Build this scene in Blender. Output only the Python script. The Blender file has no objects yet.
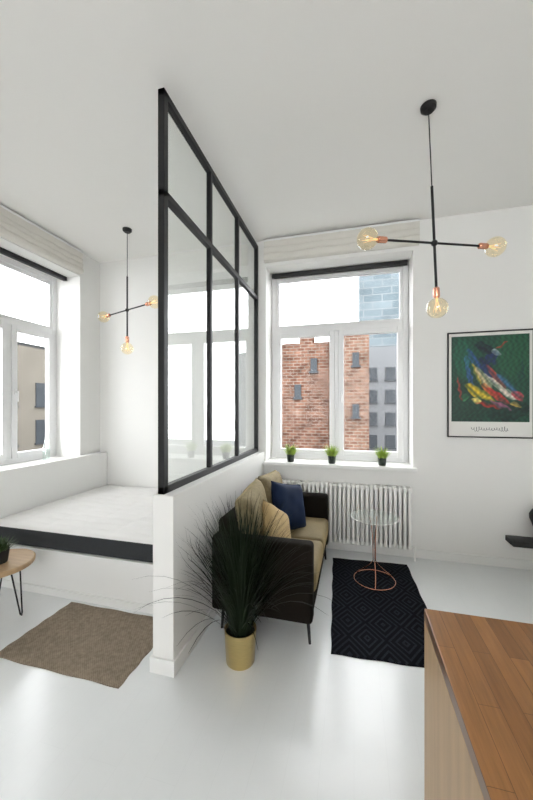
import bpy, bmesh, math, random
from mathutils import Vector, Matrix, Euler
random.seed(7)
S = bpy.context.scene
COL = S.collection
pi = math.pi
def rad(a): return a*pi/180
def lin(r,g,b):
    f=lambda c:(c/255/12.92 if c/255<=0.04045 else ((c/255+0.055)/1.055)**2.4)
    return (f(r),f(g),f(b))

# ---------------------------------------------------------------- materials
def newmat(name):
    m=bpy.data.materials.new(name); m.use_nodes=True
    nt=m.node_tree; nt.nodes.clear()
    out=nt.nodes.new('ShaderNodeOutputMaterial')
    return m,nt,out
def M(name,rgb,rough=.5,metal=0,var=0.0,scale=8,bump=0,bscale=60,sheen=0,stretch=(1,1,1),spec=.5,emit=0,rvar=0):
    m,nt,out=newmat(name)
    p=nt.nodes.new('ShaderNodeBsdfPrincipled'); nt.links.new(p.outputs[0],out.inputs[0])
    p.inputs['Base Color'].default_value=(*rgb,1)
    p.inputs['Roughness'].default_value=rough
    p.inputs['Metallic'].default_value=metal
    p.inputs['Specular IOR Level'].default_value=spec
    if sheen: 
        p.inputs['Sheen Weight'].default_value=sheen
        p.inputs['Sheen Roughness'].default_value=.4
        p.inputs['Sheen Tint'].default_value=(*[min(1,c*4) for c in rgb],1)
    if emit:
        p.inputs['Emission Color'].default_value=(*rgb,1); p.inputs['Emission Strength'].default_value=emit
    tc=nt.nodes.new('ShaderNodeTexCoord'); mp=nt.nodes.new('ShaderNodeMapping')
    mp.inputs['Scale'].default_value=stretch
    nt.links.new(tc.outputs['Object'],mp.inputs[0])
    if var or rvar:
        n=nt.nodes.new('ShaderNodeTexNoise'); n.inputs['Scale'].default_value=scale; n.inputs['Detail'].default_value=5
        nt.links.new(mp.outputs[0],n.inputs['Vector'])
        mx=nt.nodes.new('ShaderNodeMix'); mx.data_type='RGBA'
        mx.inputs[6].default_value=(*[c*(1-var) for c in rgb],1)
        mx.inputs[7].default_value=(*[min(1,c*(1+var)) for c in rgb],1)
        nt.links.new(n.outputs['Fac'],mx.inputs[0]); nt.links.new(mx.outputs[2],p.inputs['Base Color'])
        if rvar:
            mr=nt.nodes.new('ShaderNodeMapRange'); mr.inputs[3].default_value=rough-rvar; mr.inputs[4].default_value=rough+rvar
            nt.links.new(n.outputs['Fac'],mr.inputs[0]); nt.links.new(mr.outputs[0],p.inputs['Roughness'])
    if bump:
        n2=nt.nodes.new('ShaderNodeTexNoise'); n2.inputs['Scale'].default_value=bscale; n2.inputs['Detail'].default_value=4
        nt.links.new(mp.outputs[0],n2.inputs['Vector'])
        b=nt.nodes.new('ShaderNodeBump'); b.inputs['Strength'].default_value=bump; b.inputs['Distance'].default_value=.01
        nt.links.new(n2.outputs['Fac'],b.inputs['Height']); nt.links.new(b.outputs[0],p.inputs['Normal'])
    return m
def glass(name,tint=(1,1,1),k=1.0,base=.04):
    m,nt,out=newmat(name)
    tr=nt.nodes.new('ShaderNodeBsdfTransparent'); tr.inputs[0].default_value=(*tint,1)
    gl=nt.nodes.new('ShaderNodeBsdfGlossy'); gl.inputs['Roughness'].default_value=0.0
    gl.inputs[0].default_value=(1,1,1,1)
    lw=nt.nodes.new('ShaderNodeLayerWeight'); lw.inputs[0].default_value=.5
    pw=nt.nodes.new('ShaderNodeMath'); pw.operation='POWER'; pw.inputs[1].default_value=5
    ma=nt.nodes.new('ShaderNodeMath'); ma.operation='MULTIPLY_ADD'; ma.inputs[1].default_value=(1-base)*k; ma.inputs[2].default_value=base
    ms=nt.nodes.new('ShaderNodeMixShader')
    nt.links.new(lw.outputs['Facing'],pw.inputs[0]); nt.links.new(pw.outputs[0],ma.inputs[0])
    nt.links.new(ma.outputs[0],ms.inputs[0]); nt.links.new(tr.outputs[0],ms.inputs[1]); nt.links.new(gl.outputs[0],ms.inputs[2])
    nt.links.new(ms.outputs[0],out.inputs[0])
    return m
def mathn(nt,op,a,b=None,c=None):
    n=nt.nodes.new('ShaderNodeMath'); n.operation=op
    for i,v in enumerate((a,b,c)):
        if v is None: continue
        if isinstance(v,(int,float)): n.inputs[i].default_value=v
        else: nt.links.new(v,n.inputs[i])
    return n.outputs[0]
def brickmat(name,c1,c2,mortar,scale,bw,bh,rough=.6,msize=.01,noise=.3,nscale=3,rot=(0,0,0),nstretch=(1,1,1),patch=None,spec=.5,bump=0):
    m,nt,out=newmat(name)
    p=nt.nodes.new('ShaderNodeBsdfPrincipled'); nt.links.new(p.outputs[0],out.inputs[0]); p.inputs['Roughness'].default_value=rough
    p.inputs['Specular IOR Level'].default_value=spec
    tc=nt.nodes.new('ShaderNodeTexCoord'); mp=nt.nodes.new('ShaderNodeMapping'); mp.inputs['Rotation'].default_value=rot
    nt.links.new(tc.outputs['Object'],mp.inputs[0])
    b=nt.nodes.new('ShaderNodeTexBrick'); b.inputs['Scale'].default_value=scale
    b.inputs['Color1'].default_value=(*c1,1); b.inputs['Color2'].default_value=(*c2,1); b.inputs['Mortar'].default_value=(*mortar,1)
    b.inputs['Brick Width'].default_value=bw; b.inputs['Row Height'].default_value=bh; b.inputs['Mortar Size'].default_value=msize
    b.inputs['Bias'].default_value=0
    nt.links.new(mp.outputs[0],b.inputs['Vector'])
    m2=nt.nodes.new('ShaderNodeMapping'); m2.inputs['Scale'].default_value=nstretch; nt.links.new(mp.outputs[0],m2.inputs[0])
    n=nt.nodes.new('ShaderNodeTexNoise'); n.inputs['Scale'].default_value=nscale; n.inputs['Detail'].default_value=8; n.inputs['Roughness'].default_value=.65; nt.links.new(m2.outputs[0],n.inputs['Vector'])
    mr0=nt.nodes.new('ShaderNodeMapRange'); mr0.inputs[1].default_value=.3; mr0.inputs[2].default_value=.7; mr0.inputs[3].default_value=1-noise; mr0.inputs[4].default_value=1+noise
    nt.links.new(n.outputs['Fac'],mr0.inputs[0])
    base=b.outputs['Color']
    if patch:
        n3=nt.nodes.new('ShaderNodeTexNoise'); n3.inputs['Scale'].default_value=patch[1]; n3.inputs['Detail'].default_value=10; n3.inputs['Roughness'].default_value=.75; nt.links.new(mp.outputs[0],n3.inputs['Vector'])
        mr=nt.nodes.new('ShaderNodeMapRange'); mr.inputs[1].default_value=patch[2]; mr.inputs[2].default_value=patch[2]+.1; mr.inputs[4].default_value=.75
        nt.links.new(n3.outputs['Fac'],mr.inputs[0])
        x=nt.nodes.new('ShaderNodeMix'); x.data_type='RGBA'; nt.links.new(mr.outputs[0],x.inputs[0]); nt.links.new(base,x.inputs[6]); x.inputs[7].default_value=(*patch[0],1)
        base=x.outputs[2]
    mx=nt.nodes.new('ShaderNodeVectorMath'); mx.operation='SCALE'
    nt.links.new(base,mx.inputs[0]); nt.links.new(mr0.outputs[0],mx.inputs['Scale'])
    nt.links.new(mx.outputs[0],p.inputs['Base Color'])
    if bump:
        bp=nt.nodes.new('ShaderNodeBump'); bp.invert=True; bp.inputs['Strength'].default_value=bump; bp.inputs['Distance'].default_value=.002
        nt.links.new(b.outputs['Fac'],bp.inputs['Height']); nt.links.new(bp.outputs[0],p.inputs['Normal'])
    return m

m_wall=M('white_wall_paint',(.80,.795,.77),.7,bump=.03,bscale=90,var=.015,scale=2)
m_ceil=M('white_ceiling_paint',(.89,.88,.85),.8,var=.01,scale=1)
m_floor=brickmat('painted_white_floorboards',(.795,.815,.815),(.80,.82,.82),(.765,.785,.785),1,2.4,.14,rough=.19,msize=.0010,noise=.025,nscale=1.6,rot=(0,0,rad(90)),bump=.06)
m_trim=M('white_trim_paint',(.80,.80,.78),.4,var=.01)
m_frame=M('white_window_lacquer',(.78,.78,.78),.3,var=.01)
m_black=M('black_metal',(.008,.008,.009),.45,.2,var=.1,scale=20)
m_blackm=M('black_matte',(.012,.012,.013),.6,var=.1)
m_copper=M('copper',(.75,.36,.24),.25,1,var=.08,scale=30)
m_brass=M('brushed_brass',(.66,.52,.24),.28,1,var=.12,scale=25,stretch=(1,1,8))
m_glass=glass('partition_glass',(.97,.985,.98),1.4,.05)
m_wglass=glass('window_glass',(.99,.995,1),.4,.002)
m_bulb=glass('amber_bulb_glass',(.99,.93,.78),1.0,.10)
m_fil=M('glowing_filament',(1,.68,.35),.5,emit=.8)
m_clear=glass('clear_glass',(.93,.96,.95),1.2,.06)
m_blind=M('linen_blind_fabric',lin(214,211,203),.9,var=.05,scale=40,bump=.3,bscale=300,stretch=(1,1,4))
m_rad=M('white_radiator_enamel',(.84,.84,.81),.35,var=.01)
m_matt=M('white_mattress_cover',(.78,.77,.75),.8,var=.02,bump=.2,bscale=200)
m_matg=M('charcoal_mattress_side',(.03,.033,.036),.9,var=.2,scale=60,bump=.2,bscale=250)
m_sofa=M('shade_darkened_brown_velvet',(.009,.0065,.0045),.9,var=.3,scale=6,sheen=.06,spec=.15)  # brown velvet, with the backlit shade of the outer panels put into its colour
m_seat=M('olive_velvet',(.19,.145,.07),.75,var=.25,scale=7,sheen=.35,bump=.15,bscale=40)
m_backc=M('olive_patterned_velvet',(.20,.16,.085),.8,var=.5,scale=30,sheen=.3,bump=.3,bscale=60)
m_blue=M('navy_velvet',(.004,.013,.040),.75,var=.3,scale=10,sheen=.25,spec=.2)
m_tan=M('golden_tan_linen',(.48,.35,.17),.85,var=.12,scale=30,bump=.2,bscale=150)
m_grass=M('dark_grass_blades',(.007,.015,.005),.6,var=.6,scale=9,spec=.25)
m_lgreen=M('yellow_green_grass',(.30,.42,.06),.6,var=.35,scale=40)
m_soil=M('potting_soil',(.03,.02,.012),.95,var=.4,scale=60)
m_pot=M('dark_green_ceramic',(.02,.03,.022),.35,var=.1)
m_stool=M('light_oak',(.42,.28,.15),.45,var=.25,scale=6,stretch=(1,8,1))
m_panel=M('counter_side_oak',(.46,.31,.17),.45,var=.25,scale=5,stretch=(1,6,.5))
m_counter=brickmat('butcher_block',lin(154,106,58),lin(124,82,42),lin(98,64,32),1.0,.34,.042,rough=.3,msize=.0006,noise=.22,nscale=6,rot=(0,0,rad(90)),nstretch=(1,16,1))
m_paper=M('poster_paper',(.78,.77,.73),.6)
m_ink=M('ink',(.04,.04,.04),.6)

def rugmat_black():
    m,nt,out=newmat('black_woven_rug')
    p=nt.nodes.new('ShaderNodeBsdfPrincipled'); nt.links.new(p.outputs[0],out.inputs[0]); p.inputs['Roughness'].default_value=.95
    p.inputs['Specular IOR Level'].default_value=.1
    tc=nt.nodes.new('ShaderNodeTexCoord'); sp=nt.nodes.new('ShaderNodeSeparateXYZ'); nt.links.new(tc.outputs['Object'],sp.inputs[0])
    a=mathn(nt,'PINGPONG',sp.outputs[0],.12); b=mathn(nt,'PINGPONG',sp.outputs[1],.165)
    b2=mathn(nt,'MULTIPLY',b,.72)
    v=mathn(nt,'ADD',a,b2); s=mathn(nt,'SINE',mathn(nt,'MULTIPLY',v,150))
    mr=nt.nodes.new('ShaderNodeMapRange'); mr.inputs[1].default_value=.2; mr.inputs[2].default_value=.6; nt.links.new(s,mr.inputs[0])
    n=nt.nodes.new('ShaderNodeTexNoise'); n.inputs['Scale'].default_value=120; nt.links.new(tc.outputs['Object'],n.inputs['Vector'])
    mx=nt.nodes.new('ShaderNodeMix'); mx.data_type='RGBA'; nt.links.new(mathn(nt,'MULTIPLY',mr.outputs[0],n.outputs['Fac']),mx.inputs[0])
    mx.inputs[6].default_value=(.005,.006,.009,1); mx.inputs[7].default_value=(.030,.034,.042,1)
    nt.links.new(mx.outputs[2],p.inputs['Base Color'])
    bp=nt.nodes.new('ShaderNodeBump'); bp.inputs['Strength'].default_value=.6; bp.inputs['Distance'].default_value=.006
    nt.links.new(mr.outputs[0],bp.inputs['Height']); nt.links.new(bp.outputs[0],p.inputs['Normal'])
    return m
def rugmat_brown():
    m,nt,out=newmat('brown_jute_weave')
    p=nt.nodes.new('ShaderNodeBsdfPrincipled'); nt.links.new(p.outputs[0],out.inputs[0]); p.inputs['Roughness'].default_value=.95
    p.inputs['Specular IOR Level'].default_value=.15
    tc=nt.nodes.new('ShaderNodeTexCoord'); sp=nt.nodes.new('ShaderNodeSeparateXYZ'); nt.links.new(tc.outputs['Object'],sp.inputs[0])
    a=mathn(nt,'SINE',mathn(nt,'MULTIPLY',sp.outputs[0],420)); b=mathn(nt,'SINE',mathn(nt,'MULTIPLY',sp.outputs[1],420))
    w=mathn(nt,'MULTIPLY',a,b)
    n=nt.nodes.new('ShaderNodeTexNoise'); n.inputs['Scale'].default_value=45; n.inputs['Detail'].default_value=6; nt.links.new(tc.outputs['Object'],n.inputs['Vector'])
    f=mathn(nt,'ADD',mathn(nt,'MULTIPLY',w,.2),n.outputs['Fac'])
    mx=nt.nodes.new('ShaderNodeMix'); mx.data_type='RGBA'; nt.links.new(f,mx.inputs[0])
    mx.inputs[6].default_value=(*lin(104,92,78),1); mx.inputs[7].default_value=(*lin(162,148,130),1)
    nt.links.new(mx.outputs[2],p.inputs['Base Color'])
    bp=nt.nodes.new('ShaderNodeBump'); bp.inputs['Strength'].default_value=.5; bp.inputs['Distance'].default_value=.004
    nt.links.new(f,bp.inputs['Height']); nt.links.new(bp.outputs[0],p.inputs['Normal'])
    return m

# ---------------------------------------------------------------- builder
class B:
    def __init__(s): s.bm=bmesh.new()
    def _merge(s,t,mtx=None):
        if mtx is not None: bmesh.ops.transform(t,matrix=mtx,verts=t.verts)
        me=bpy.data.meshes.new('tmp'); t.to_mesh(me); t.free(); s.bm.from_mesh(me); bpy.data.meshes.remove(me)
    def box(s,x0,x1,y0,y1,z0,z1,bev=0,seg=2,mtx=None):
        t=bmesh.new(); bmesh.ops.create_cube(t,size=1)
        for v in t.verts:
            v.co=Vector(((x0+x1)/2+v.co.x*(x1-x0),(y0+y1)/2+v.co.y*(y1-y0),(z0+z1)/2+v.co.z*(z1-z0)))
        if bev: bmesh.ops.bevel(t,geom=t.edges[:],offset=bev,segments=seg,profile=.5,affect='EDGES')
        s._merge(t,mtx); return s
    def cyl(s,p0,p1,r,r2=None,n=16):
        p0=Vector(p0);p1=Vector(p1);d=p1-p0
        t=bmesh.new(); bmesh.ops.create_cone(t,cap_ends=True,cap_tris=False,segments=n,radius1=r,radius2=r if r2 is None else r2,depth=d.length)
        q=Vector((0,0,1)).rotation_difference(d.normalized()).to_matrix().to_4x4()
        s._merge(t,Matrix.Translation((p0+p1)/2)@q); return s
    def tube(s,pts,r,n=8,closed=False):
        pts=[Vector(p) for p in pts]; N=len(pts); rings=[]
        ref=Vector((.13,.27,.95))
        for i,p in enumerate(pts):
            if closed: tg=pts[(i+1)%N]-pts[i-1]
            else: tg=pts[min(i+1,N-1)]-pts[max(i-1,0)]
            tg.normalize()
            a=tg.cross(ref)
            if a.length<.15: a=tg.cross(Vector((1,0,0)))
            a.normalize(); b=tg.cross(a)
            rr=r(i/(N-1)) if callable(r) else r
            rings.append([s.bm.verts.new(p+(a*math.cos(2*pi*k/n)+b*math.sin(2*pi*k/n))*rr) for k in range(n)])
        for i in range(N if closed else N-1):
            A=rings[i];C=rings[(i+1)%N]
            for k in range(n): s.bm.faces.new((A[k],A[(k+1)%n],C[(k+1)%n],C[k]))
        if not closed:
            s.bm.faces.new(rings[0][::-1]); s.bm.faces.new(rings[-1])
        return s
    def ring(s,c,R,r,n=40,m=8):
        c=Vector(c); return s.tube([c+Vector((R*math.cos(2*pi*i/n),R*math.sin(2*pi*i/n),0)) for i in range(n)],r,m,True)
    def lathe(s,prof,c=(0,0,0),n=32,mtx=None):
        t=bmesh.new(); c=Vector(c); rings=[]
        for r,z in prof:
            if r<1e-6: rings.append([t.verts.new(c+Vector((0,0,z)))])
            else: rings.append([t.verts.new(c+Vector((r*math.cos(2*pi*k/n),r*math.sin(2*pi*k/n),z))) for k in range(n)])
        for A,C in zip(rings,rings[1:]):
            if len(A)==1 and len(C)==1: continue
            for k in range(n):
                k2=(k+1)%n
                if len(A)==1: t.faces.new((A[0],C[k2],C[k]))
                elif len(C)==1: t.faces.new((A[k],A[k2],C[0]))
                else: t.faces.new((A[k],A[k2],C[k2],C[k]))
        s._merge(t,mtx); return s
    def sphere(s,c,r,u=24,v=16,sc=(1,1,1)):
        t=bmesh.new(); bmesh.ops.create_uvsphere(t,u_segments=u,v_segments=v,radius=r)
        s._merge(t,Matrix.Translation(c)@Matrix.Diagonal((*sc,1))); return s
    def pillow(s,w,h,t,n=18,pinch=.06,seam=True,pw=.45,mtx=None):
        tb=bmesh.new(); g={}
        for side in (1,-1):
            for i in range(n+1):
                for j in range(n+1):
                    a=-1+2*i/n; b=-1+2*j/n
                    edge=(i in(0,n) or j in(0,n))
                    if edge and side==-1: g[side,i,j]=g[1,i,j]; continue
                    th=(max(0,1-a**4)*max(0,1-b**4))**pw*t/2
                    wr=1+.05*math.sin(7*a+3*b)*math.sin(5*b-2*a)
                    x=a*w/2*(1-pinch*(1-b*b)); z=b*h/2*(1-pinch*(1-a*a))
                    g[side,i,j]=tb.verts.new((x,side*th*wr,z))
            for i in range(n):
                for j in range(n):
                    q=[g[side,i,j],g[side,i+1,j],g[side,i+1,j+1],g[side,i,j+1]]
                    tb.faces.new(q if side==-1 else q[::-1])
        if seam:
            pts=[g[1,i,0].co.copy() for i in range(n)]+[g[1,n,j].co.copy() for j in range(n)]+[g[1,i,n].co.copy() for i in range(n,0,-1)]+[g[1,0,j].co.copy() for j in range(n,0,-1)]
            q=B(); q.tube(pts,.004,6,True)
            me=bpy.data.meshes.new('t'); q.bm.to_mesh(me); q.bm.free(); tb.from_mesh(me); bpy.data.meshes.remove(me)
        s._merge(tb,mtx); return s
    def obj(s,name,mat,parent=None,loc=(0,0,0),rot=(0,0,0),smooth=True,ang=35,**props):
        bmesh.ops.recalc_face_normals(s.bm,faces=s.bm.faces[:])
        me=bpy.data.meshes.new(name); s.bm.to_mesh(me); s.bm.free()
        if smooth:
            for p in me.polygons: p.use_smooth=True
            me.set_sharp_from_angle(angle=rad(ang))
        me.materials.append(mat)
        o=bpy.data.objects.new(name,me); COL.objects.link(o)
        if parent: o.parent=parent
        o.location=loc; o.rotation_euler=rot
        for k,v in props.items(): o[k]=v
        return o
def root(name,loc,label,cat,rot=(0,0,0),**props):
    o=bpy.data.objects.new(name,None); COL.objects.link(o); o.location=loc; o.rotation_euler=rot
    o.empty_display_size=.1
    o['label']=label; o['category']=cat
    for k,v in props.items(): o[k]=v
    return o
def copy_tree(o,parent=None):
    c=o.copy(); COL.objects.link(c)
    if parent: c.parent=parent
    for ch in list(o.children): copy_tree(ch,c)
    return c
STR=dict(kind='structure')

# ---------------------------------------------------------------- room
H=3.46; D=3.67; XL=-3.26; XR=3.0; YR=-3.2
B().box(XL-.5,XR+.3,YR-.3,D+.5,-.2,0).obj('floor',m_floor,smooth=False,**STR,label='glossy white painted board floor',category='floor')
B().box(XL-.5,XR+.3,YR-.3,D+.5,H,H+.2).obj('ceiling',m_ceil,smooth=False,**STR,label='plain white plaster ceiling',category='ceiling')
wx0,wx1,wz0,wz1=-.98,.587,.885,3.16
b=B(); b.box(XL-.5,wx0,D,D+.5,0,H); b.box(wx1,XR+.3,D,D+.5,0,H); b.box(wx0,wx1,D,D+.5,0,wz0); b.box(wx0,wx1,D,D+.5,wz1,H)
b.obj('wall_back',m_wall,smooth=False,**STR,label='white plastered wall with a deep window recess',category='wall')
ly0,ly1=2.16,3.34
b=B(); b.box(XL-.5,XL,YR,ly0,0,H); b.box(XL-.5,XL,ly1,D,0,H); b.box(XL-.5,XL,ly0,ly1,0,wz0); b.box(XL-.5,XL,ly0,ly1,wz1,H)
b.obj('wall_left',m_wall,smooth=False,**STR,label='white plastered wall with a deep window recess',category='wall')
B().box(XR,XR+.3,YR,D,0,H).obj('wall_right',m_wall,smooth=False,**STR,label='plain white plastered wall',category='wall')
b=B(); b.box(XL-.5,-1.6,YR-.3,YR,0,H); b.box(1.6,XR+.3,YR-.3,YR,0,H); b.box(-1.6,1.6,YR-.3,YR,0,.9); b.box(-1.6,1.6,YR-.3,YR,2.9,H)  # unseen opening added behind the camera so sky light fills the room
b.obj('wall_rear',m_wall,smooth=False,**STR,label='white wall with an added wide opening that lets in fill daylight',category='wall')
PX0,PX1,PY=-1.135,-1.0,1.69
B().box(PX0,PX1,PY,D,0,1.03,.004).obj('wall_divider',m_wall,smooth=False,**STR,label='low white half-height dividing wall under the glass screen',category='wall')
def bb(name,x0,x1,y0,y1,h=.09):
    B().box(x0,x1,y0,y1,0,h,.004).obj(name,m_trim,smooth=False,**STR,label='white painted baseboard',category='baseboard')
bb('baseboard_back',PX1+.014,XR,D-.014,D)
bb('baseboard_right',XR-.014,XR,YR,D-.014)
bb('baseboard_left',XL,XL+.014,YR,2.16)
b=B(); b.box(PX1,PX1+.013,PY,D-.014,0,.09,.003); b.box(PX0-.013,PX1+.013,PY-.013,PY,0,.09,.003); b.box(PX0-.013,PX0,PY,2.14,0,.09,.003)
b.obj('baseboard_divider',m_trim,smooth=False,**STR,label='white baseboard around the half wall',category='baseboard')
b=B(); b.box(wx0+.001,wx1-.001,3.66,3.945,.886,.925); b.box(wx0-.015,wx1+.03,3.6,3.66,.886,.925,.006)
b.obj('trim_1',m_trim,smooth=False,**STR,label='white window sill above the radiator',category='window sill')
b=B(); b.box(XL-.36,XL+.0,ly0+.001,ly1-.001,.886,.925,.006)
b.obj('trim_2',m_trim,smooth=False,**STR,label='white window sill in the bedroom recess',category='window sill')

# ---------------------------------------------------------------- windows
def window(name,W,z0,z1,zt,loc,rotz,label):
    r=root(name,loc,label,'window',(0,0,rotz),kind='structure')
    h=W/2; f=.055; y0,y1=0,.07
    b=B(); b.box(-h,-h+f,y0,y1,z0,z1,.004); b.box(h-f,h,y0,y1,z0,z1,.004); b.box(-h+f,h-f,y0,y1,z1-f,z1,.004); b.box(-h+f,h-f,y0,y1,z0,z0+f,.004)
    b.box(-h+f,h-f,y0,y1,zt-.03,zt+.03,.004); b.box(-.022,.022,y0,y1,z0+f,zt-.03,.004)
    b.obj('frame',m_frame,r,smooth=False)
    s=.035
    a0,a1,c0,c1=-h+f,h-f,zt+.03,z1-f
    b=B(); b.box(a0,a0+s,y0+.01,y1-.02,c0,c1,.003); b.box(a1-s,a1,y0+.01,y1-.02,c0,c1,.003); b.box(a0+s,a1-s,y0+.01,y1-.02,c0,c0+s,.003); b.box(a0+s,a1-s,y0+.01,y1-.02,c1-s,c1,.003)
    t=b.obj('transom_sash',m_frame,r,smooth=False)
    B().box(a0+s,a1-s,.03,.034,c0+s,c1-s).obj('pane',m_wglass,t,smooth=False)
    s=.06
    for k,(a0,a1) in enumerate(((-h+f,-.022),(.022,h-f))):
        c0,c1=z0+f,zt-.03
        b=B(); b.box(a0,a0+s,y0-.012,y1-.02,c0,c1,.004); b.box(a1-s,a1,y0-.012,y1-.02,c0,c1,.004); b.box(a0+s,a1-s,y0-.012,y1-.02,c0,c0+s,.004); b.box(a0+s,a1-s,y0-.012,y1-.02,c1-s,c1,.004)
        t=b.obj('sash',m_frame,r,smooth=False)
        B().box(a0+s,a1-s,.03,.034,c0+s,c1-s).obj('pane',m_wglass,t,smooth=False)
        if k==1:
            x=a0+s/2; zc=(c0+c1)/2
            b=B(); b.box(x-.012,x+.012,-.022,-.012,zc-.03,zc+.03,.003); b.cyl((x,-.02,zc),(x,-.05,zc),.008); b.box(x-.009,x+.009,-.06,-.045,zc-.11,zc+.01,.004)
            b.obj('handle',m_frame,t,label='white window handle')
    return r
window('window_1',wx1-wx0-.004,.926,wz1-.002,2.475,((wx0+wx1)/2,3.95,0),0,'white wooden casement window above the radiator')
window('window_2',ly1-ly0-.004,.926,wz1-.002,2.475,(XL-.36,(ly0+ly1)/2,0),rad(90),'white wooden casement window beside the bed')

def roller(loc,rotz,W,label):
    r=root('roller_blind',loc,label,'blind',(0,0,rotz))
    B().box(-W/2,W/2,-.024,.024,-.026,.024,.006).obj('cassette',m_blackm,r)
    b=B(); b.tube([(-W/2+.02,-.01,-.02),(-W/2+.018,-.012,-.9),(-W/2+.02,-.01,-1.9)],.0025,6); b.obj('pull_cord',m_frame,r,label='thin pale pull cord')
    return r
roller(((wx0+wx1)/2,3.90,3.133),0,1.53,'slim black rolled-up blind at the window top')
roller((XL-.20,(ly0+ly1)/2,3.133),rad(90),1.14,'slim black rolled-up blind over the bedroom window')
def roman(loc,rotz,W,label,K,hh):
    r=root('roman_blind',loc,label,'blind',(0,0,rotz))
    bm=B(); n=60
    pts=[]; st=(hh-.07)/K
    for k in range(K):
        zb=.005+k*st
        for i in range(9):
            a=-pi/2+pi*i/8
            pts.append((-.058-.012*math.cos(a)+.004*k, zb+st/2+st/2*math.sin(a)))
    pts.append((-.06,hh-.04)); pts.append((-.06,hh))
    pts=[(-.004,0)]+pts+[(-.004,hh)]
    rows=[]
    for i in range(n+1):
        x=-W/2+W*i/n
        rows.append([bm.bm.verts.new((x,y+(.003*math.sin(i*.9+j*.4) if 0<j<len(pts)-1 else 0),z+(.003*math.sin(i*.35) if 0<j<len(pts)-3 else 0))) for j,(y,z) in enumerate(pts)])
    for A,C in zip(rows,rows[1:]):
        for j in range(len(pts)-1): bm.bm.faces.new((A[j],C[j],C[j+1],A[j+1]))
    bm.bm.faces.new(rows[0]); bm.bm.faces.new(rows[-1][::-1])
    bm.obj('folded_fabric',m_blind,r)
    B().box(-W/2,W/2,-.065,-.002,hh+.001,hh+.02,.003).obj('head_rail',m_frame,r,label='white head rail')
    return r
roman(((-.99+.64)/2,D-.001,3.20),0,1.63,'folded pale linen blind above the radiator window',2,.22)
roman((XL+.001,2.6,3.17),rad(90),1.44,'folded pale linen blind above the bedroom window',3,.25)

# ---------------------------------------------------------------- glass partition
GX=-1.09; gy0,gy1=1.705,3.665
r=root('glass_partition',(GX,(gy0+gy1)/2,1.03),'black metal framed glass screen standing on the half wall','partition')
L=(gy1-gy0)/2; t=.021; Z1=2.375; ZM=1.745
b=B()
for z in (.0,ZM,Z1-.045): b.box(-t,t,-L,L,z,z+.045,.003)
b.box(-t,t,-L,-L+.045,.0,Z1,.003); b.box(-t,t,L-.04,L,.0,Z1,.003)
ys=[-L+.045+(2*L-.085)*k/3 for k in (1,2)]
for y in ys: b.box(-t*.9,t*.9,y-.018,y+.018,0,Z1,.003)
b.obj('frame',m_black,r,smooth=False)
yy=[-L+.045]+ys+[L-.04]
for k in range(3):
    a=yy[k]+(.018 if k else 0); c=yy[k+1]-(.018 if k<2 else 0)
    for z0,z1 in ((.045,ZM),(ZM+.045,Z1-.045)):
        B().box(-.002,.002,a,c,z0,z1).obj('glass_pane',m_glass,r,smooth=False)

# ---------------------------------------------------------------- bed
r=root('bed_platform',(-2.2,2.92,0),'white built-in raised bed platform with low headboard panel','bed')
b=B(); b.box(-.94,1.045,-.75,.744,0,.36,.004)
b.box(-.94,1.045,-.765,-.75,.0,.06,.003)
b.obj('platform',m_trim,r,smooth=False)
B().box(-1.053,-.941,-.75,.744,0,.955,.006).obj('headboard',m_trim,r,smooth=False)
mx0,mx1,my0,my1=-.93,1.04,-.735,.735
r=root('mattress',(-2.2,2.92,.361),'white quilted mattress with charcoal sides on the platform','mattress')
B().box(mx0,mx1,my0,my1,0,.150,.02,3).obj('side_band',m_matg,r)
bm=B(); nx,ny=176,128; g=[]
def mz(x,y,a,c):
    e=min(1,(1-abs(a))*14)*min(1,(1-abs(c))*10)
    e=max(0,e)**.5
    q=(abs(math.sin(pi*x/.33))*abs(math.sin(pi*y/.13)))**.4
    return .145+ .026*e+.020*q*e
for i in range(nx+1):
    row=[]
    for j in range(ny+1):
        a=-1+2*i/nx; c=-1+2*j/ny
        x=(mx0+mx1)/2+a*(mx1-mx0)/2*1.002; y=c*(my1-my0)/2*1.003
        row.append(bm.bm.verts.new((x,y,mz(x,y,a,c))))
    g.append(row)
for i in range(nx):
    for j in range(ny): bm.bm.faces.new((g[i][j],g[i+1][j],g[i+1][j+1],g[i][j+1]))
bot=[bm.bm.verts.new((x,y,.138)) for x,y in ((mx0+.01,my0+.01),(mx1-.01,my0+.01),(mx1-.01,my1-.01),(mx0+.01,my1-.01))]
bm.bm.faces.new(bot[::-1])
bm.obj('quilted_top',m_matt,r,ang=80)

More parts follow.
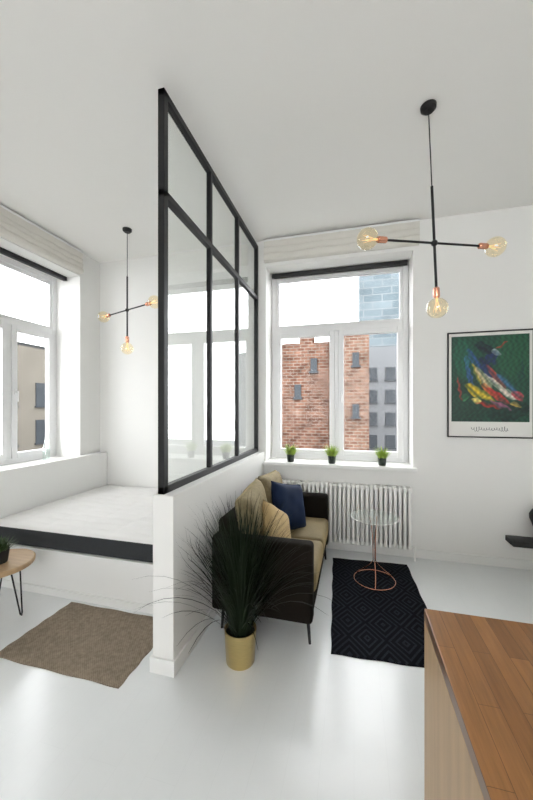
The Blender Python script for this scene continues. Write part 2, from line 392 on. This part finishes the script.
# ---------------------------------------------------------------- pendants
r=root('pendant_lamp',(.458,2.298,H),'black three-armed pendant lamp with clear globe bulbs over the living area','pendant lamp',(0,rad(-2.9),rad(27)),group='globe bulb pendant lamps')
B().lathe([(0,-.035),(.03,-.035),(.046,-.02),(.048,0),(0,0)]).obj('canopy',m_black,r)
B().cyl((0,0,-.03),(0,0,-.52),.0035,n=8).obj('cord',m_black,r)
B().cyl((0,0,-.51),(0,0,-1.16),.0085,n=12).obj('rod',m_black,r)
hub=-.87
B().sphere((0,0,hub),.02).obj('hub',m_black,r)
def socketbulb(parent,p,d):
    d=Vector(d); q=Vector((0,0,1)).rotation_difference(d).to_euler(); p=Vector(p)
    s=B().lathe([(0,-.008),(.012,-.008),(.019,.0),(.02,.05),(.017,.058),(0,.058)],n=20).obj('socket',m_copper,parent,loc=p,rot=q,label='copper bulb socket')
    R=.064; prof=[(.0135,.05),(.015,.062)]
    for i in range(13):
        a=-pi/2+.32+(pi-.32)*i/12
        prof.append((max(0,R*math.cos(a)),.125+R*math.sin(a)))
    prof[-1]=(0,.189)
    bu=B().lathe(prof,n=28).obj('bulb',m_bulb,parent,loc=p,rot=q,label='clear amber globe bulb')
    b=B(); b.cyl((0,0,.055),(0,0,.085),.006,n=8)
    for k in range(5):
        a=2*pi*k/5
        b.tube([(.006*math.cos(a),.006*math.sin(a),.085),(.024*math.cos(a+.3),.024*math.sin(a+.3),.15),(.008*math.cos(a+.6),.008*math.sin(a+.6),.095)],.0009,5)
    b.obj('filament',m_fil,bu)
for sx in (-1,1):
    B().cyl((0,0,hub),(sx*.345,0,hub),.007,n=12).obj('arm',m_black,r)
    socketbulb(r,(sx*.345,0,hub),(sx,0,0))
socketbulb(r,(0,0,-1.16),(0,0,-1))
c=copy_tree(r); c.location=(-2.36,3.05,H); c.rotation_euler=(0,0,rad(-20))
c['label']='black three-armed pendant lamp with clear globe bulbs over the bed'

# ---------------------------------------------------------------- radiator
r=root('radiator',(-.145,3.58,0),'white column radiator mounted below the window sill','radiator')
n=31; p=.0455
for k in range(n):
    x=(k-(n-1)/2)*p
    b=B()
    for y in (-.04,0,.04): b.box(x-.0155,x+.0155,y-.015,y+.015,.14,.715,.009,2)
    b.box(x-.0215,x+.0215,-.055,.055,.69,.735,.012,3); b.box(x-.0215,x+.0215,-.055,.055,.12,.165,.012,3)
    b.obj('section',m_rad,r)
W=n*p/2
b=B(); b.cyl((-W,0,.715),(W,0,.715),.013); b.cyl((-W,0,.14),(W,0,.14),.013)
b.cyl((W,0,.14),(W+.03,0,.14),.01); b.cyl((W+.03,0,.15),(W+.03,0,0),.009)
b.obj('pipe',m_rad,r)

# ---------------------------------------------------------------- sofa
SX=-.59
r=root('sofa',(SX,2.77,0),'compact olive velvet two-seat sofa with slim black legs','sofa')
B().box(-.33,.325,-.56,.56,.15,.29,.012,3).obj('base',m_sofa,r)
B().box(-.36,-.22,-.565,.565,.16,.74,.03,4).obj('backrest',m_sofa,r)
for s in (-1,1):
    ya,yb=(.565,.68) if s>0 else (-.68,-.565)
    B().box(-.36,.335,ya,yb,.15,.66,.028,4).obj('arm',m_sofa,r)
for s in (-1,1):
    ya,yb=(.004,.563) if s>0 else (-.563,-.004)
    b=B(); b.box(-.21,.345,ya,yb,.29,.44,.035,4)
    bmesh.ops.subdivide_edges(b.bm,edges=[e for e in b.bm.edges if e.calc_length()>.2],cuts=6,use_grid_fill=True)
    yc=(ya+yb)/2
    for v in b.bm.verts:
        if v.co.z>.43:
            v.co.z+=.018*max(0,(1-((v.co.x-.067)/.28)**2))*max(0,1-((v.co.y-yc)/.28)**2)
    b.obj('seat_cushion',m_seat,r,ang=50)
for k,s in enumerate((-1,1)):
    b=B(); b.pillow(.54,.46,.16,pw=.33,pinch=.03)
    b.obj('back_cushion',m_backc,r,loc=(-.165,s*.285,.685),rot=(rad(-12),rad(s*4),rad(90)+s*rad(-3)),ang=60)
for x in (-.29,.30):
    for y in (-.62,.62):
        B().cyl((x,y,.155),(x+(.012 if x>0 else -.012),y,0),.012,.009,12).obj('leg',m_black,r,label='slim black metal leg')
def throw(name,label,mat,loc,rot,w=.4):
    b=B(); b.pillow(w,w,.13,pinch=.07); o=b.obj(name,mat,loc=loc,rot=rot,ang=60); o['label']=label; o['category']='cushion'; return o
throw('throw_cushion','navy blue velvet cushion leaning on the sofa back',m_blue,(-.57,2.94,.645),(rad(-20),rad(14),rad(60)),.42)
throw('throw_cushion','golden tan linen cushion propped on the sofa seat',m_tan,(-.585,2.52,.585),(rad(-26),rad(32),rad(68)),.36)

# ---------------------------------------------------------------- grass plant
def potprof(R,h,rb=None,t=.006):
    rb=rb or R*.85
    return [(0,0),(rb,0),(rb+.004,.005),(R,h-.004),(R,h),(R-t,h),(R-t-.002,h-.02),(0,h-.02)]
px,py=-.668,1.90
r=root('potted_grass',(px,py,0),'tall dark ornamental grass in a brass pot beside the sofa','plant')
B().lathe(potprof(.098,.2,.082)[:7]+[(.085,.17),(0,.17)],n=40).obj('pot',m_brass,r,label='brushed brass pot')
B().lathe([(0,.172),(.088,.172),(.088,.178),(0,.185)]).obj('soil',m_soil,r)
b=B()
rnd=random.Random(3)
def blade(b,base,az,lean,length,w,droop,clamp=None,n=9):
    p=Vector(base); d=Vector((math.cos(az)*math.sin(lean),math.sin(az)*math.sin(lean),math.cos(lean)))
    side=Vector((-math.sin(az),math.cos(az),0)); prev=None
    th=lean
    for i in range(n+1):
        f=i/n; ww=w*(1-f**2.2)*.5+.0004
        q=p.copy()
        if clamp: q=clamp(q)
        a=b.bm.verts.new(q+side*ww); c=b.bm.verts.new(q-side*ww)
        if prev: b.bm.faces.new((prev[0],prev[1],c,a))
        prev=(a,c)
        th=lean+droop*f**2
        d=Vector((math.cos(az)*math.sin(th),math.sin(az)*math.sin(th),math.cos(th)))
        p=p+d*(length/n)
def clampP(q):
    X=q.x+px; Y=q.y+py; Zz=max(.02,q.z)
    if Y>PY-.03 and X<PX1+.025 and Zz<1.04: X=PX1+.025
    if Y>2.07 and Zz<.95: Y=2.07
    return Vector((X-px,Y-py,Zz))
for i in range(640):
    az=rnd.uniform(0,2*pi)
    rr=.06*math.sqrt(rnd.random())
    lean=abs(rnd.gauss(0,.36))
    lean=min(lean,.95)
    length=rnd.uniform(.42,.86)*(1-.1*lean)
    blade(b,(rr*math.cos(az),rr*math.sin(az),.176),az+rnd.uniform(-.3,.3),lean*.75,length,rnd.uniform(.004,.010),rnd.uniform(.1,.8)+lean*.9,clampP)
b.obj('grass_blades',m_grass,r,smooth=False,kind='stuff')

# ---------------------------------------------------------------- small sill plants
def sillplant(loc,scale,label,first=None,seed=1):
    r=root('potted_grass_plant',loc,label,'plant',group='small grass plants on the window sill')
    B().lathe([(p_[0],p_[1]) for p_ in potprof(.045,.085,.034)],n=24).obj('pot',m_pot,r,label='small dark pot')
    b=B(); q=random.Random(seed)
    for i in range(230):
        az=q.uniform(0,2*pi); rr=.034*math.sqrt(q.random())
        blade(b,(rr*math.cos(az),rr*math.sin(az),.062),az,q.uniform(0,.75),q.uniform(.07,.14)*scale,q.uniform(.004,.008),q.uniform(0,1.1),n=4)
    b.obj('grass_tuft',m_lgreen,r,smooth=False,kind='stuff')
    return r
for k,x in enumerate((-.697,-.236,.289)):
    sillplant((x,3.70,.925),(1.1,1.15,1.1)[k],'small bright green grass plant in a dark pot on the sill',seed=k+4)

# ---------------------------------------------------------------- rugs
def rug(name,w,l,mat,loc,rotz,label,t=.010):
    b=B(); n=26; m=36; g=[]
    for i in range(n+1):
        row=[]
        for j in range(m+1):
            x=-w/2+w*i/n; y=-l/2+l*j/m
            if i in(0,n): x+=.003*math.sin(j*.8)
            if j in(0,m): y+=.003*math.sin(i*.7)
            e=min(1,min(i,n-i)/1.5,min(j,m-j)/1.5)
            row.append(b.bm.verts.new((x,y,t*(.55+.45*e)+.0006*math.sin(x*9)*math.sin(y*7+1))))
        g.append(row)
    for i in range(n):
        for j in range(m): b.bm.faces.new((g[i][j],g[i+1][j],g[i+1][j+1],g[i][j+1]))
    bd=[g[i][0] for i in range(n+1)]+[g[n][j] for j in range(1,m+1)]+[g[i][m] for i in range(n-1,-1,-1)]+[g[0][j] for j in range(m-1,0,-1)]
    lo=[b.bm.verts.new((v.co.x,v.co.y,0.0005)) for v in bd]
    for k in range(len(bd)):
        k2=(k+1)%len(bd); b.bm.faces.new((bd[k2],bd[k],lo[k],lo[k2]))
    b.bm.faces.new(lo)
    o=b.obj(name,mat,loc=loc,rot=(0,0,rotz),ang=60); o['label']=label; o['category']='rug'; return o
rug('area_rug',.71,1.34,rugmat_black(),(.18,2.78,0),rad(3),'black textured rug with raised diamond pattern by the sofa',.012)
rug('floor_mat',.91,.585,rugmat_brown(),(-1.70,1.83,0),0,'brown woven jute mat beside the bed platform')

# ---------------------------------------------------------------- wire side table
r=root('side_table',(.175,3.07,.0135),'round glass-topped side table with thin copper wire base on the rug','side table')
b=B(); b.ring((0,0,.004),.175,.004,48); b.obj('base_ring',m_copper,r)
for k in range(3):
    a0=2*pi*k/3+.5
    P=[]
    for i in range(21):
        f=i/20; z=.004+.55*f
        if f<.3: rr=.175*(1-f/.3)**1.3+.012
        else: rr=.012+.03*((f-.3)/.7)**3
        P.append((min(rr,.175)*math.cos(a0+f*.5),min(rr,.175)*math.sin(a0+f*.5),z))
    B().tube(P,.004,8).obj('leg',m_copper,r)
b=B(); b.ring((0,0,.555),.2,.0035,48); b.obj('top_rim',m_rad,r,label='thin pale metal rim')
B().lathe([(0,.556),(.198,.556),(.198,.562),(0,.562)],n=48).obj('tabletop',m_clear,r,label='clear glass top')

# ---------------------------------------------------------------- bedside stool + plant
r=root('side_stool',(-2.53,1.82,0),'round wooden stool with black hairpin legs beside the bed','stool')
bm=B()
bm.lathe([(0,.372),(.225,.372),(.238,.38),(.24,.405),(.232,.412),(0,.412)],n=48)
for v in bm.bm.verts:
    a=math.atan2(v.co.y,v.co.x); v.co.x*=1+.02*math.sin(3*a+1); v.co.y*=1+.02*math.sin(2*a)
bm.obj('seat',m_stool,r,label='round light oak slab')
for k in range(3):
    a=rad(25)+2*pi*k/3
    u=Vector((math.cos(a),math.sin(a),0)); w=Vector((-math.sin(a),math.cos(a),0))
    P=[u*.13+w*.06+Vector((0,0,.372)),u*.17+w*.012+Vector((0,0,.02)),u*.173+Vector((0,0,.006)),u*.17-w*.012+Vector((0,0,.02)),u*.13-w*.06+Vector((0,0,.372))]
    B().tube(P,.0055,8).obj('leg',m_black,r,label='black hairpin leg')
r=root('potted_plant',(-2.49,1.82,.412),'small bushy green plant in a black pot on the stool','plant')
B().lathe(potprof(.06,.095,.045),n=28).obj('pot',m_blackm,r)
b=B(); q=random.Random(9)
for i in range(160):
    az=q.uniform(0,2*pi); rr=.045*math.sqrt(q.random())
    blade(b,(rr*math.cos(az),rr*math.sin(az),.075),az,q.uniform(0,.9),q.uniform(.06,.12),q.uniform(.008,.016),q.uniform(.3,1.4),n=4)
b.obj('foliage',M('dark_leaf',(.05,.09,.03),.5,var=.5,scale=30),r,smooth=False,kind='stuff')

o=B().lathe([(0,0),(.035,0),(.04,.02),(.04,.15),(.018,.21),(.018,.27),(.021,.275),(.016,.275),(.015,.21),(.036,.15),(.036,.02),(0,.01)],n=28).obj('glass_bottle',m_clear,loc=(XL-.16,3.02,.925))
o['label']='clear glass bottle on the bedroom window sill'; o['category']='bottle'

# ---------------------------------------------------------------- counter
r=root('kitchen_counter',(.215,1.141,0),'wood-sided kitchen counter under the butcher block worktop','counter')
B().box(.0005,.022,-1.7,-.002,0,.862,.001).obj('side_panel',m_panel,r,smooth=False,label='pale oak side panel')
B().box(.0225,1.3,-.022,-.002,0,.862,.001).obj('back_panel',m_panel,r,smooth=False)
B().box(.0225,1.3,-1.7,-.0225,.08,.862).obj('body',m_trim,r,smooth=False)
o=B().box(0,1.32,-1.72,0,.863,.9,.003).obj('worktop',m_counter,loc=(.215,1.141,0),smooth=False)
o['label']='oiled butcher block worktop on the kitchen counter'; o['category']='worktop'

# ---------------------------------------------------------------- poster
X0,X1,Z0,Zt=.903,1.645,1.245,2.285
W=X1-X0; Hh=Zt-Z0
r=root('framed_poster',((X0+X1)/2,D-.001,Z0),'thin black framed poster with a green abstract painting on the wall','picture')
b=B(); t=.012
b.box(-W/2,-W/2+t,-.022,0,0,Hh,.002); b.box(W/2-t,W/2,-.022,0,0,Hh,.002); b.box(-W/2+t,W/2-t,-.022,0,0,t,.002); b.box(-W/2+t,W/2-t,-.022,0,Hh-t,Hh,.002)
b.obj('frame',m_black,r,smooth=False)
B().box(-W/2+t,W/2-t,-.008,0,t,Hh-t).obj('paper',m_paper,r,smooth=False)
blobs=[ # cx,cy (0..1 from left/bottom), rx, ry, angle, rgb
(.2,.2,.4,.3,20,(20,58,46)),(.85,.8,.3,.35,0,(34,92,62)),(.75,.12,.3,.12,10,(16,44,40)),
(.16,.74,.14,.26,10,(26,96,70)),(.46,.84,.17,.06,-25,(14,26,44)),(.30,.72,.05,.18,35,(40,84,140)),(.52,.72,.14,.06,40,(24,44,92)),(.66,.88,.09,.025,30,(170,70,50)),
(.58,.80,.09,.03,-30,(170,186,190)),(.22,.62,.03,.18,8,(60,120,170)),(.46,.66,.14,.05,-50,(20,34,70)),
(.25,.50,.045,.16,15,(44,84,140)),(.33,.56,.03,.15,25,(200,170,60)),(.42,.50,.05,.20,38,(216,196,150)),(.50,.56,.05,.2,45,(36,56,110)),
(.58,.52,.035,.20,42,(190,70,60)),(.60,.42,.035,.24,52,(225,212,190)),(.72,.44,.04,.20,48,(60,110,150)),(.30,.36,.06,.14,50,(225,190,40)),
(.42,.32,.17,.05,-30,(230,200,50)),(.50,.36,.14,.04,-35,(215,110,50)),(.60,.30,.18,.045,-32,(190,50,50)),(.74,.32,.14,.045,-30,(235,220,205)),
(.86,.30,.10,.05,-30,(200,80,90)),(.46,.20,.18,.03,-14,(170,46,40)),(.34,.24,.08,.035,-20,(240,220,120)),(.64,.19,.14,.03,-20,(150,90,120)),
(.82,.20,.09,.025,-20,(220,180,80)),(.18,.28,.06,.04,0,(60,130,80)),(.10,.4,.02,.15,10,(150,60,50)),(.9,.58,.03,.14,-10,(20,60,60))]
def paint(u,v):
    rn=math.sin(u*43+v*17)*.012+math.sin(v*61-u*29)*.01
    c=[26,76,58]
    for cx,cy,rx,ry,an,rgb in blobs:
        a=rad(an); dx=u-cx+rn; dy=v-cy-rn
        x=(dx*math.cos(a)+dy*math.sin(a))/rx; y=(-dx*math.sin(a)+dy*math.cos(a))/ry
        d=x*x+y*y
        w=max(0,min(1,(1.0-d)*3.0))
        st=(x*rx if rx<ry else y*ry)
        w*=.72+.28*math.sin(90*st+cx*20)
        c=[c[k]*(1-w)+rgb[k]*w for k in range(3)]
    k=.92+.16*math.sin(u*90+math.sin(v*33)*2)*math.sin(v*70)
    return lin(*[max(0,min(255,q*k)) for q in c])
pw,ph=W-.075,Hh*.81; pz=Hh-.042-ph
nx,ny=120,150
me=bpy.data.meshes.new('painting')
vs=[(-pw/2+pw*i/nx,-.0095,pz+ph*j/ny) for j in range(ny+1) for i in range(nx+1)]
fs=[(j*(nx+1)+i,j*(nx+1)+i+1,(j+1)*(nx+1)+i+1,(j+1)*(nx+1)+i) for j in range(ny) for i in range(nx)]
me.from_pydata(vs,[],fs)
ca=me.color_attributes.new('paint','FLOAT_COLOR','POINT')
for j in range(ny+1):
    for i in range(nx+1):
        ca.data[j*(nx+1)+i].color=(*paint(i/nx,j/ny),1)
mp_,nt,out=newmat('abstract_paint'); p_=nt.nodes.new('ShaderNodeBsdfPrincipled'); p_.inputs['Roughness'].default_value=.45
at=nt.nodes.new('ShaderNodeAttribute'); at.attribute_name='paint'; nt.links.new(at.outputs['Color'],p_.inputs['Base Color']); nt.links.new(p_.outputs[0],out.inputs[0])
me.materials.append(mp_)
o=bpy.data.objects.new('painting',me); COL.objects.link(o); o.parent=r
b=B(); P=[]
for i in range(150):
    f=i/149; x=-.16+.32*f
    amp=.011+.012*(math.sin(f*9)>.82)
    P.append((x+.006*math.cos(i*.62),-.0095,.085+amp*math.sin(i*.62)+.004*math.sin(i*.2)))
b.tube(P,.0016,5); b.obj('handwritten_caption',m_ink,r)

# ---------------------------------------------------------------- low wall shelf and vase
o=B().box(0,.9,-.17,0,0,.05,.004).obj('wall_shelf',m_blackm,loc=(1.41,D-.001,.262)); o['label']='low black floating shelf on the wall'; o['category']='shelf'
r=root('vase',(1.655,3.58,.312),'dark rounded vase on the low black shelf','vase')
B().lathe([(0,0),(.03,0),(.04,.02),(.05,.12),(.078,.2),(.08,.24),(.06,.28),(.035,.3),(.035,.33),(.028,.33),(.028,.3),(0,.29)],n=32).obj('body',m_blackm,r)

# ---------------------------------------------------------------- outside
BR=(rad(90),0,0)
m_brick=brickmat('weathered_brick',(.070,.034,.024),(.120,.066,.047),(.135,.112,.095),1,.46,.19,rough=1,msize=.022,noise=.45,nscale=1.4,rot=BR,patch=((.145,.118,.098),.8,.58),spec=0)
m_brick2=brickmat('pale_weathered_brick',(.082,.044,.032),(.130,.078,.057),(.14,.12,.10),1,.46,.19,rough=1,msize=.024,noise=.4,nscale=1.6,rot=BR,patch=((.15,.128,.106),1.0,.56),spec=0)
m_bwin=M('dark_building_glass',(.030,.035,.040),.5,var=.3,scale=1,spec=.2)
m_white=M('pale_facade_render',(.125,.13,.135),.9,var=.08,scale=.5,spec=0)
m_beige=M('grey_beige_facade_render',(.125,.115,.098),.9,var=.15,scale=.5,spec=0)
m_tower=brickmat('blue_curtain_wall',(.070,.090,.100),(.095,.115,.125),(.125,.135,.14),1,3.2,1.3,rough=.5,msize=.07,noise=.25,nscale=.12,rot=BR,spec=.1)
m_roof=M('grey_roof',(.04,.04,.04),.9,var=.2,spec=0)
m_ground=M('asphalt',(.05,.05,.05),.9,var=.3,scale=.3)
o=B().box(-90,90,-30,130,-12.5,-12).obj('street_ground',m_ground,smooth=False,kind='structure'); o['label']='grey city ground far below the windows'; o['category']='ground'
def building(name,x0,x1,y0,y1,z1,mat,label,wins,face='-y',wsz=(1,1.5),cmat=None,step=None):
    r=root(name,((x0+x1)/2,(y0+y1)/2,-12),label,'building')
    w=(x1-x0)/2; d=(y1-y0)/2; h=z1+12
    b=B(); b.box(-w,w,-d,d,0,h)
    if step:
        for (a,c,hh) in step: b.box(a-(x0+x1)/2,c-(x0+x1)/2,-d,-d+1.2,h,h+hh)
    b.obj('facade',mat,r,smooth=False)
    b=B(); b.box(-w,w,-d+1.3,d,h,h+.25); b.obj('roof',cmat or m_roof,r,smooth=False)
    first=None
    for (a,z) in wins:
        if first is None:
            q=B(); q.box(-wsz[0]/2,wsz[0]/2,-.05,.05,-wsz[1]/2,wsz[1]/2)
            q.box(-wsz[0]/2-.08,wsz[0]/2+.08,-.12,.05,-wsz[1]/2-.12,-wsz[1]/2)
            first=q.obj('window',m_bwin,r,smooth=False); o=first
        else:
            o=first.copy(); COL.objects.link(o); o.parent=r
        if face=='-y': o.location=(a-(x0+x1)/2,-d-.04,z+12)
        else: o.location=(w+.04,a-(y0+y1)/2,z+12); o.rotation_euler=(0,0,rad(90))
    return r
building('brick_building',-4.6,-1.38,20.5,28,5.6,m_brick,'old weathered red brick building with a plain firewall',[(-3.4,2.6),(-2.4,4.2)],wsz=(.4,.8),step=[(-3.3,-2.5,.7)])
building('brick_building',-1.35,.85,20,28,6.1,m_brick2,'taller pale red brick building with small windows',[(.1,4.4),(.1,1.4),(.1,-1.4)],wsz=(.38,.75),step=[(-.9,-.4,.5)])
building('apartment_building',.9,9,31,40,7.0,m_white,'pale modern apartment block outside the window',[(1.6+1.5*i,-3.4+2.0*j) for i in range(5) for j in range(5)],wsz=(.8,1.1))
building('office_tower',.9,12,62,75,31,m_tower,'tall blue glass office tower outside the window',[])
building('townhouse',-32,-24,9,42,6.2,m_beige,'beige plastered townhouse outside the bedroom window',[(13+2.6*i,-3.2+2.9*j) for i in range(9) for j in range(3)],face='+x',wsz=(1.1,1.8))
building('apartment_building',-17,-5.5,34,44,2.6,m_white,'pale low building outside the window',[(-15+2.2*i,-3+2.2*j) for i in range(4) for j in range(2)],wsz=(1.0,1.3))

# ---------------------------------------------------------------- light
w=bpy.data.worlds.new('World'); S.world=w; w.use_nodes=True; nt=w.node_tree; nt.nodes.clear()
bg=nt.nodes.new('ShaderNodeBackground'); wo=nt.nodes.new('ShaderNodeOutputWorld'); nt.links.new(bg.outputs[0],wo.inputs[0])
bg.inputs[0].default_value=(.98,.988,1,1); bg.inputs[1].default_value=8.1

cam=bpy.data.cameras.new('camera'); co=bpy.data.objects.new('camera',cam); COL.objects.link(co)
co.location=(0,0,1.535); co.rotation_euler=(rad(90),0,math.atan(87.5/330))
cam.sensor_fit='VERTICAL'; cam.sensor_height=36; cam.sensor_width=24; cam.lens=330*36/800; cam.shift_y=.01; cam.clip_start=.05; cam.clip_end=500
S.camera=co
S.view_settings.view_transform='Standard'
S.view_settings.look='None'
S.view_settings.exposure=0
